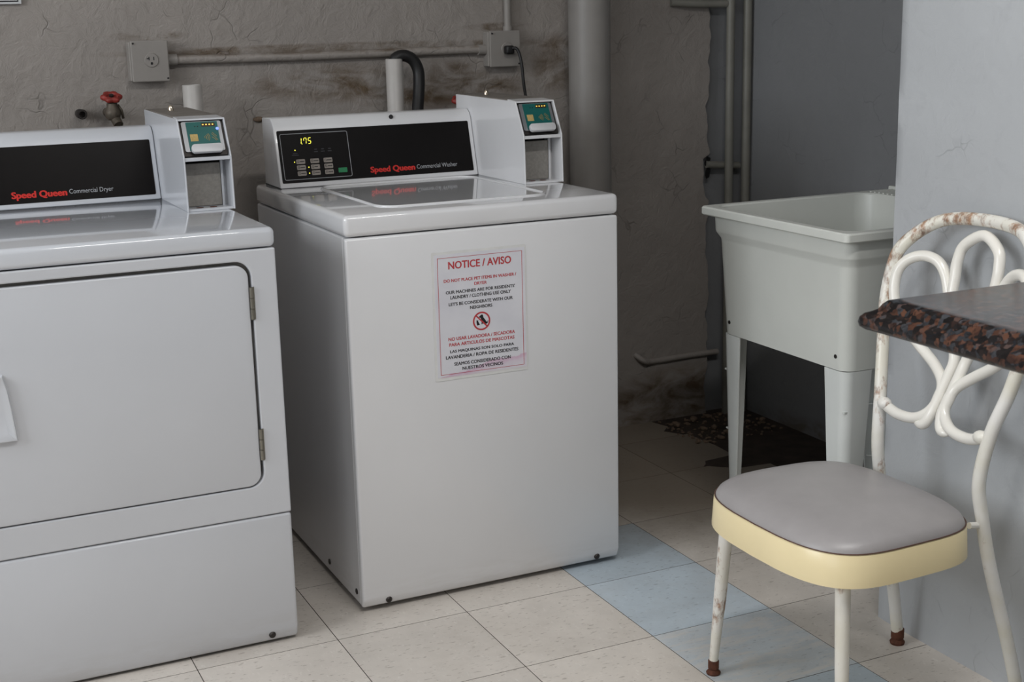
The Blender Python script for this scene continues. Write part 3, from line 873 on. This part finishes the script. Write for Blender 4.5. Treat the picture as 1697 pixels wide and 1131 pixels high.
ri = [rings[-1], in4(RX1-.095, .022, RZ, .045), in4(RX1-.098, .026, RZ-.004, .045), in4(RX1-.115, .060, .54, .05), in4(RX1-.135, .085, .520, .05)]
skin(b, ri); b.faces.new(ri[-1]); b.faces.new(rings[0][::-1])
bmesh.ops.recalc_face_normals(b, faces=b.faces[:])
obj('basin', b, M['sink'], s_, True, 35)
for k in range(7):   # washboard ribs on the back ledge
    xx = RX1-.088+.0
    b = boxbm(RX1-.090, RX1-.012, RY1-.028-.017*k-.006, RY1-.028-.017*k, RZ-.001, RZ+.003, .001, 1)
    obj('ledge_rib', b, M['sink'], s_)
obj('backsplash', boxbm(RX1-.012, RX1, RY0+.01, RY1-.01, RZ-.004, RZ+.010, .003, 2), M['sink'], s_)
def leg(cx, cy, dx, dy):
    """L-section tapered leg, corner at cx,cy; flanges run dx,dy inwards"""
    b = new(); th = .004; nseg = 6
    rings = []
    for z, wx, wy, ins in ((.4985, .076, .076, 0), (.25, .058, .058, .006), (.0, .038, .038, .012)):
        x, y = cx+dx*ins, cy+dy*ins; r = .024
        outer = [(x+dx*wx, y)] + [(x+dx*(r-r*math.sin(t)), y+dy*(r-r*math.cos(t))) for t in [math.pi/2*k/nseg for k in range(nseg+1)]] + [(x, y+dy*wy)]
        ri_ = r-th
        inner = [(x+dx*th, y+dy*wy)] + [(x+dx*(r-ri_*math.sin(t)), y+dy*(r-ri_*math.cos(t))) for t in [math.pi/2*k/nseg for k in range(nseg, -1, -1)]] + [(x+dx*wx, y+dy*th)]
        rings.append([b.verts.new((p[0], p[1], z)) for p in outer+inner])
    skin(b, rings); b.faces.new(rings[0]); b.faces.new(rings[-1])
    bmesh.ops.recalc_face_normals(b, faces=b.faces[:])
    o = obj('leg', b, M['sink_leg'], s_, True, 35)
    for z in (.40, .24, .09):   # stiffening gussets inside the angle
        ins = .012*(1-z/.512); x, y = cx+dx*(ins+.003), cy+dy*(ins+.003); q = .034+.03*z
        g_ = new(); prism(g_, [(x, y), (x+dx*q, y), (x, y+dy*q)], 'z', z, z+.004); obj('gusset', g_, M['sink_leg'], o)
    return o
ix = .0435
for (cx, dx) in ((RX0+ix, 1), (RX1-ix, -1)):
    for (cy, dy) in ((RY0+ix, 1), (RY1-ix, -1)):
        leg(cx, cy, dx, dy)
for yy in (RY0+.078, RY1-.078):
    m = Matrix.Translation((RX0+.0425, yy, .532)) @ Matrix.Rotation(-math.pi/2, 4, 'Y')
    b = new(); lathe(b, [(.005, 0), (.005, .002), (0, .003)], m, 10); obj('bolt', b, M['dark_metal'], s_)

# ------------------------------------------------------------------ chair
YC = -.745
ch = thing('dining_chair', 'white metal scroll-back chair with grey vinyl seat against the wall', 'chair', (.5, YC, 0))
zs = [0, .11, .19, .31, .385, .47, .557, .667, .8, .95]; xs = [.745, .722, .70, .667, .652, .640, .645, .672, .70, .725]
def interp(z):
    for a in range(len(zs)-1):
        if z <= zs[a+1]: return xs[a]+(xs[a+1]-xs[a])*(z-zs[a])/(zs[a+1]-zs[a])
    return xs[-1]
def bx(y, z):
    s = min(1, max(0, (z-.5)/.15))
    return interp(z)+.045*s*max(0, 1-((y-YC)/.178)**2)
# back frame: both rear legs and the arch are one bent tube
far = [(-.576, .032), (-.586, .15), (-.598, .30), (-.605, .40), (-.607, .47), (-.596, .56), (-.576, .64), (-.558, .74), (-.557, .80)]
arch = [(-.568, .842), (-.594, .876), (-.632, .902), (-.676, .913)]
half = far+arch
full = half + [(YC, .916)] + [(2*YC-y, z) for y, z in reversed(half)]
pts = []
for y, z in full: pts.append((bx(y, z), y, z))
frame = obj('back_frame', tubebm(catmull(pts, 5), .0125, 14), M['chair'], ch, True, 50)
A = [(-.607, .549), (-.650, .536), (-.699, .540), (-.730, .566), (-.729, .605), (-.696, .634), (-.643, .668), (-.598, .709), (-.577, .753), (-.573, .797), (-.588, .824), (-.617, .836), (-.648, .829), (-.670, .804), (-.689, .760), (-.712, .705), (-.730, .655), (-.741, .625), (-.752, .589), (-.748, .559), (-.722, .534), (-.700, .530)]
# the two scrolls pass each other at the middle: keep their centre lines on their own side
A = [(min(y, 0) if y > YC+.013 else YC+.013, z) for y, z in A]
for sgn in (1, -1):
    P = [(bx(y, z)-.002, y, z) if sgn == 1 else (bx(2*YC-y, z)-.002, 2*YC-y, z) for y, z in A]
    Q = catmull(P, 5); rad = [.0108]*(len(Q)-6)+[.0105, .010, .0092, .008, .006, .003]
    obj('back_scroll', tubebm(Q, rad, 12), M['scroll'], ch, True, 50)
Cc = [(-.695, .735), (-.693, .799), (-.692, .834), (-.702, .866), (YC, .889)]
Cc = Cc + [(2*YC-y, z) for y, z in reversed(Cc[:-1])]
obj('back_loop', tubebm(catmull([(bx(y, z)-.004, y, z) for y, z in Cc], 5), .0108, 12), M['scroll'], ch, True, 50)
for y, z in ((-.607, .549), (2*YC+.607, .549)):
    b = new(); bmesh.ops.create_icosphere(b, subdivisions=2, radius=.0138, matrix=Matrix.Translation((bx(y, z)-.004, y+(-.008 if y > YC else .008), z)) @ Matrix.Diagonal((1, 1.2, .95, 1)))
    obj('weld', b, M['chair'], ch, True)
# seat
SX, SY, SA, SB = .458, -.718, .177, .216
def sring(bm, a, b_, z, n=3.9, N=64, bow=.014):
    vs = []
    for k in range(N):
        t = 2*math.pi*k/N; c, s = math.cos(t), math.sin(t)
        u = a*math.copysign(abs(c)**(2/n), c); v = b_*math.copysign(abs(s)**(2/n), s)
        if u < 0: u -= bow*(1-(v/b_)**2)*(-u/a)
        v *= 1 - .03*(u/a)
        vs.append(bm.verts.new((SX+u, SY+v, z)))
    return vs
b = new()
rg = [sring(b, SA-.004, SB-.004, .340), sring(b, SA+.003, SB+.003, .340), sring(b, SA+.003, SB+.003, .344), sring(b, SA, SB, .396), sring(b, SA-.003, SB-.003, .400), sring(b, SA-.010, SB-.010, .400)]
skin(b, rg); b.faces.new(rg[0][::-1]); b.faces.new(rg[-1])
bmesh.ops.recalc_face_normals(b, faces=b.faces[:])
obj('seat_band', b, M['band'], ch, True, 40)
b = new()
cp = [(0.002, .399), (.0035, .404), (.007, .411), (.016, .419), (.032, .4265), (.055, .432), (.085, .436), (.12, .4385), (.15, .439)]
rg = [sring(b, SA-i, SB-i, z, 3.9-min(1.6, i*12)) for i, z in cp]
skin(b, rg); b.faces.new(rg[-1]); b.faces.new(rg[0][::-1])
bmesh.ops.recalc_face_normals(b, faces=b.faces[:])
se = obj('seat', b, M['vinyl'], ch, True, 60)
b = new(); ringp = [v.co.copy() for v in sring(b, SA-.0015, SB-.0015, .4005)]; b.free()
obj('seat_welt', tubebm(ringp, .0012, 6, True), M['piping'], se, True)
for (xt, yt, xf, yf) in ((.318, -.560, .323, -.511), (.334, -.890, .326, -.910)):
    lg = obj('leg', tubebm([(xt, yt, .345), (xt*.5+xf*.5, yt*.5+yf*.5, .18), (xf, yf, .027)], [.0140, .0128, .0090], 14), M['chair'], ch, True, 50)
    b = new(); lathe(b, [(0, 0), (.0135, 0), (.015, .004), (.009, .011), (.0112, .013), (.0112, .029), (.009, .031)], Matrix.Translation((xf, yf, 0)), 16)
    obj('foot', b, M['rust'], lg, True, 40)
for y in (full[0][0], full[-1][0]):
    b = new(); lathe(b, [(0, 0), (.0145, 0), (.016, .005), (.011, .012), (.0135, .014), (.0135, .034), (.011, .036)], Matrix.Translation((interp(.034)+.002, y, 0)), 16)
    obj('foot', b, M['rust'], ch, True, 40)
for y in (-.606, 2*YC+.606):
    ys = max(SY-SB+.03, min(SY+SB-.03, y))
    b = tubebm([(SX+SA-.014, ys, .388), (interp(.386)-.004, y, .384)], .0062, 10)
    obj('seat_bracket', b, M['chair'], ch)

# ------------------------------------------------------------------ granite counter on a cabinet
CX0, CY1, CY0 = .132, -1.142, -2.30
ct = thing('counter', 'polished brown granite countertop with an ogee edge jutting in front of the chair', 'counter', (.64, -1.7, 0))
prof = [(.020, .862), (.006, .8625), (.0015, .866), (0, .872), (.0015, .879), (.006, .884), (.013, .887), (.019, .891), (.023, .898), (.028, .903), (.036, .905)]
b = new(); rings = []
for ins, z in prof:
    r_ = .012
    x0, y1 = CX0+ins, CY1-ins
    rr_ = [(XP-.002, y1)] + [(x0+r_-r_*math.sin(t), y1-r_+r_*math.cos(t)) for t in [math.pi/2*k/5 for k in range(6)]] + [(x0, CY0), (XP-.002, CY0)]
    rings.append([b.verts.new((p[0], p[1], z)) for p in rr_])
skin(b, rings); b.faces.new(rings[0][::-1]); b.faces.new(rings[-1])
bmesh.ops.recalc_face_normals(b, faces=b.faces[:])
obj('countertop', b, M['granite'], ct, True, 60)
b = new(); box(b, .50, XP-.002, CY0+.02, CY1-.07, .09, .8615, .002, 1); box(b, .55, XP-.002, CY0+.04, CY1-.09, 0, .09)
cb = obj('cabinet_body', b, M['cabinet'], ct)
for k in range(2):
    y0 = CY0+.04+.54*k
    dd_ = obj('cabinet_door', boxbm(.484, .4995, y0, y0+.52, .12, .84, .003, 2), M['cabinet'], ct)
    obj('knob', lathe(new(), [(0, .02), (.012, .016), (.012, .010), (.005, .006), (.005, 0)][::-1], Matrix.Translation((.484, y0+(.47 if k == 0 else .05), .74)) @ Matrix.Rotation(-math.pi/2, 4, 'Y'), 14), M['silver'], dd_)

# ------------------------------------------------------------------ pipes and boxes on the wall
def vpipe(name, x, y, z0, z1, r, mat, label, group=None, seg=28):
    return tag(obj(name, tubebm([(x, y, z0), (x, y, z1)], r, seg), mat, None, True, 50), label, 'pipe', group)
vpipe('drain_stack', .875, 1.008, 0.0, ZC, .0625, M['paint_pipe'], 'thick painted vertical drain pipe on the back wall right of the washer', seg=40)
vpipe('riser_pipe', 1.405, 1.052, 0.0, ZC, .0135, M['thin_pipe'], 'thin grey vertical pipe in the corner, nearer the washer of the two')
vpipe('riser_pipe', 1.4735, 1.058, 0.0, ZC, .0145, M['thin_pipe'], 'thin grey vertical pipe deepest in the corner behind the sink')
tag(obj('branch_pipe', tubebm([(1.335, 1.077, .836), (1.4735-.014, 1.077, .826)], .0115, 14), M['thin_pipe'], None, True, 50), 'short horizontal pipe running from the wall hole to the corner pipe', 'pipe')
b = new()
hp = [(1.340, .862), (1.352, .856), (1.349, .838), (1.352, .815), (1.347, .795), (1.339, .790), (1.334, .800), (1.338, .820), (1.331, .842)]
prism(b, hp, 'y', YB-.010, YB-.0045)
tag(obj('wall_hole', b, plain('black_cavity', C(10, 9, 9), 0.95)), 'ragged black hole in the plaster where the small pipe enters', 'hole')
tag(obj('overhead_branch_pipe', tubebm([(1.20, YB-.01, 1.345), (1.27, 1.066, 1.340), (1.392, 1.056, 1.338)], .0115, 14), M['thin_pipe'], None, True, 50), 'horizontal pipe at the top of the wall meeting the corner pipe', 'pipe')
tag(obj('low_pipe', tubebm(catmull([(1.075, YB+.004, .235), (1.10, YB-.016, .215), (1.14, YB-.006, .207), (1.28, YB-.004, .209), (1.389, YB-.006, .209)], 4), .0100, 12), M['wall_back'], None, True, 50), 'bent painted pipe low on the back wall left of the sink', 'pipe')
# electrical
def ebox(name, x0, x1, z0, z1, label):
    t = thing(name, label, 'outlet box', ((x0+x1)/2, YB, z0))
    obj('box_body', boxbm(x0-.004, x1-.004, 1.052, YB+.002, z0+.002, z1-.002, .003, 2), M['box_paint'], t)
    cv = obj('cover_plate', boxbm(x0, x1, 1.046, 1.052, z0, z1, .003, 2), M['box_paint'], t)
    for (x, z) in ((x0+.007, z1-.007), (x1-.006, z0+.008)): screw(t, x, 1.0465, z, .0024, M['black_print'])
    return t, cv
t1, cv = ebox('outlet_box', -.455, -.358, 1.166, 1.272, 'painted metal outlet box with an empty round socket above the dryer')
rm = axes((-.4035, 1.0455, 1.2215), (1, 0, 0), (0, 0, 1))
b = new(); lathe(b, [(.0185, 0), (.0185, .0008), (.0172, .0022), (0, .0024)], rm, 28)
rc = obj('receptacle', b, M['box_paint'], t1, True, 40)
sl = new(); mm = rm @ Matrix.Translation((0, 0, .0024))
flat(sl, [(-.0075, .000), (-.0052, .000), (-.0052, .0085), (-.0075, .0085)], mm, .0003); flat(sl, [(-.0125, .003), (-.0075, .003), (-.0075, .0054), (-.0125, .0054)], mm, .0003)
flat(sl, [(.0045, .000), (.0068, .000), (.0068, .0085), (.0045, .0085)], mm, .0003); flat(sl, rrect(-.0030, .0030, -.0115, -.0050, .002, 3), mm, .0003)
obj('socket_slots', sl, M['black_print'], rc)
t2, cv2 = ebox('outlet_box', .568, .666, 1.170, 1.273, 'painted metal outlet box with a black plug above the washer')
b = new(); lathe(b, [(.0185, 0), (.0185, .0008), (.0172, .0022), (0, .0024)], axes((.622, 1.0455, 1.2215), (1, 0, 0), (0, 0, 1)), 28)
obj('receptacle', b, M['box_paint'], t2, True, 40)
pc = thing('power_cord', 'black plug and power cord hanging from the outlet box behind the washer', 'cord', (.63, 1.03, 1.22))
b = new(); box(b, .608, .634, 1.016, 1.0425, 1.206, 1.231, .006, 3)
obj('plug', b, M['rubber'], pc, True, 50)
obj('cable', tubebm(catmull([(.624, 1.022, 1.223), (.636, 1.012, 1.222), (.643, 1.006, 1.205), (.645, .995, 1.17), (.640, .975, 1.12), (.632, .94, 1.07), (.62, .88, 1.00), (.60, .84, .93)], 6), .0046, 10), M['rubber'], pc, True, 50)
tag(obj('conduit', tubebm(catmull([(-.362, 1.071, 1.220), (-.1, 1.073, 1.2185), (.1, 1.072, 1.219), (.35, 1.074, 1.221), (.564, 1.071, 1.2225)], 5), .0118, 14), M['wall_back'], None, True, 50), 'painted-over horizontal conduit joining the two outlet boxes', 'conduit')
for x in (-.345, .552):
    obj('coupling', tubebm([(x-.012, 1.071, 1.2205), (x+.012, 1.071, 1.2205)], .0148, 14), M['box_paint'], bpy.data.objects['conduit'], True, 50)
cd = tag(obj('vertical_conduit', tubebm([(.638, 1.071, 1.270), (.638, 1.071, ZC)], .011, 14), M['box_paint'], None, True, 50), 'painted conduit rising from the outlet box with the plug', 'conduit')
obj('coupling', tubebm([(.638, 1.071, 1.271), (.638, 1.071, 1.286)], .0145, 14), M['box_paint'], cd, True, 50)
# plumbing behind the machines
def open_pipe(name, x, y, z0, z1, r, mat, label):
    b = new(); lathe(b, [(r, z0), (r, z1-.002), (r-.0015, z1), (r-.004, z1), (r-.0045, z1-.12), (0, z1-.12)], Matrix.Translation((x, y, 0)), 28)
    return tag(obj(name, b, mat, None, True, 40), label, 'pipe')
open_pipe('standpipe', .2525, 1.0, 0.0, 1.205, .0238, M['pvc'], 'grey white plastic standpipe behind the washer with the hose in it')
open_pipe('capped_pipe', -.313, 1.0, 0.0, 1.156, .0255, M['pvc'], 'open-ended white pipe behind the dryer payment box')
tag(obj('drain_hose', tubebm(catmull([(.254, 1.0, 1.10), (.254, 1.0, 1.19), (.262, .999, 1.2085), (.284, .998, 1.2125), (.308, .997, 1.200), (.3215, .995, 1.172), (.321, .99, 1.14), (.314, .98, 1.10), (.304, .965, 1.06), (.29, .93, .98), (.28, .88, .86), (.28, .85, .70), (.28, .832, .62)], 5), .0165, 16), M['rubber'], None, True, 50), 'thick black drain hose arching into the standpipe behind the washer', 'hose')
def valve(name, x, y, z, label, tilt=.5):
    v = thing(name, label, 'valve', (x, y, z-.08))
    b = new(); N = 48
    top = []
    ux = Matrix.Translation((x, y, z)) @ Matrix.Rotation(math.radians(24), 4, 'X')
    def wheel(rad, zz): return [b.verts.new(ux @ Vector((rad*(1+.11*math.cos(6*2*math.pi*k/N))*math.cos(2*math.pi*k/N), rad*(1+.11*math.cos(6*2*math.pi*k/N))*math.sin(2*math.pi*k/N), zz))) for k in range(N)]
    def circ(rad, zz): return [b.verts.new(ux @ Vector((rad*math.cos(2*math.pi*k/N), rad*math.sin(2*math.pi*k/N), zz))) for k in range(N)]
    rg = [circ(.010, -.004), wheel(.020, -.007), wheel(.0245, -.004), wheel(.0255, 0), wheel(.0245, .004), wheel(.020, .007), circ(.013, .005), circ(.011, .001), circ(.006, .002)]
    skin(b, rg); b.faces.new(rg[0][::-1]); b.faces.new(rg[-1]); bmesh.ops.recalc_face_normals(b, faces=b.faces[:])
    obj('hand_wheel', b, M['valve_red'], v, True, 50)
    b = new(); lathe(b, [(0, .008), (.006, .007), (.006, -.002)][::-1], ux, 12); obj('wheel_nut', b, M['dark_metal'], v)
    b = new(); lathe(b, [(.006, -.004), (.007, -.012), (.014, -.016), (.014, -.024), (.019, -.032), (.021, -.042), (.018, -.052), (.012, -.058), (0, -.06)][::-1], Matrix.Translation((x, y, z)), 20)
    tube(b, [(x, y, z-.042), (x, YB+.002, z-.042)], .012, 14)
    tube(b, [(x+.003, y, z-.050), (x+.009, y-.020, z-.070)], .0125, 14)
    obj('valve_body', b, M['bronze'], v, True, 50)
    b = tubebm([(x+.014, y, z-.020), (x+.022, y-.004, z-.034), (x+.025, y-.002, z-.055)], .0035, 8); obj('bonnet_lever', b, M['bronze'], v, True)
    return v
valve('water_valve', -.521, 1.0, 1.133, 'red wheel water valve on the wall above the dryer')
valve('water_valve', .444, .985, 1.082, 'red wheel water valve mostly hidden behind the washer payment box')
b = new(); lathe(b, [(0, -.03), (.012, -.03), (.013, .018), (.0115, .020), (.008, .020), (.0075, .002), (0, .002)], axes((-.592, 1.052, 1.091), (1, 0, 0), (0, 0, 1)), 16)
tag(obj('pipe_stub', b, M['dark_metal'], None, True, 40), 'short dark pipe end poking out of the wall left of the red valve', 'pipe')
b = new(); bmesh.ops.create_icosphere(b, subdivisions=3, radius=1)
for v_ in b.verts:
    n_ = 1+.25*noise.noise(v_.co*2.5)
    v_.co = Vector((-.118+v_.co.x*.015*n_, YB-.004+v_.co.y*.008, 1.052+v_.co.z*.0075*n_))
tag(obj('plaster_knob', b, M['rubble'], None, True), 'crumbling plug in the back wall left of the washer console', 'plug')
# corner of a sign at the top left
ws = thing('wall_sign', 'white wall sign with a black border at the top left edge', 'sign', (-.86, YB, 1.372))
obj('sign_board', boxbm(-1.01, -.708, YB-.012, YB-.004, 1.3695, 1.60, .001, 1), M['cup'], ws)
b = new(); stroke(b, [(-1.004, 1.3765), (-.7165, 1.3765), (-.7165, 1.594), (-1.004, 1.594)], .0042, axes((0, YB-.0121, 0), (1, 0, 0), (0, 0, 1)), .0003, True)
obj('sign_border', b, M['black_print'], ws)
# crumbs of plaster on the bare floor by the corner
random.seed(3)
b = new()
for k in range(170):
    x = random.uniform(1.13, 1.46); yy = random.uniform(.80, 1.07)+random.gauss(0, .01)
    if yy > YB-.012: continue
    s0 = random.uniform(.002, .008)*(1 if random.random() < .85 else 1.9)
    bmesh.ops.create_icosphere(b, subdivisions=1, radius=s0, matrix=Matrix.Translation((x, yy, -.0004+s0*.45)) @ Matrix.Rotation(random.uniform(0, 3), 4, 'Z') @ Matrix.Diagonal((1.3, .8, .55, 1)))
cr = obj('plaster_crumbs', b, M['rubble']); tag(cr, 'crumbled plaster scattered on the bare floor in the alcove corner', 'rubble'); cr['kind'] = 'stuff'

# unseen ceiling lamp, added to supply overhead light on the floor
cl = thing('added_ceiling_lamp', 'unseen ceiling lamp added to brighten the floor in front of the machines', 'lamp', (-.10, -1.6, ZC))
obj('housing', boxbm(-.72, .52, -1.71, -1.49, ZC-.05, ZC, .004, 1), M['frame'], cl)
obj('diffuser', boxbm(-.70, .50, -1.69, -1.51, ZC-.075, ZC-.05, .008, 2), plain('added_lamp_diffuser', C(235, 235, 230), 0.5), cl)
area('added_lamp_light', (-.10, -1.6, ZC-.08), (0, 0, 0), 1.2, .18, 23, (1.0, 0.985, 0.965))
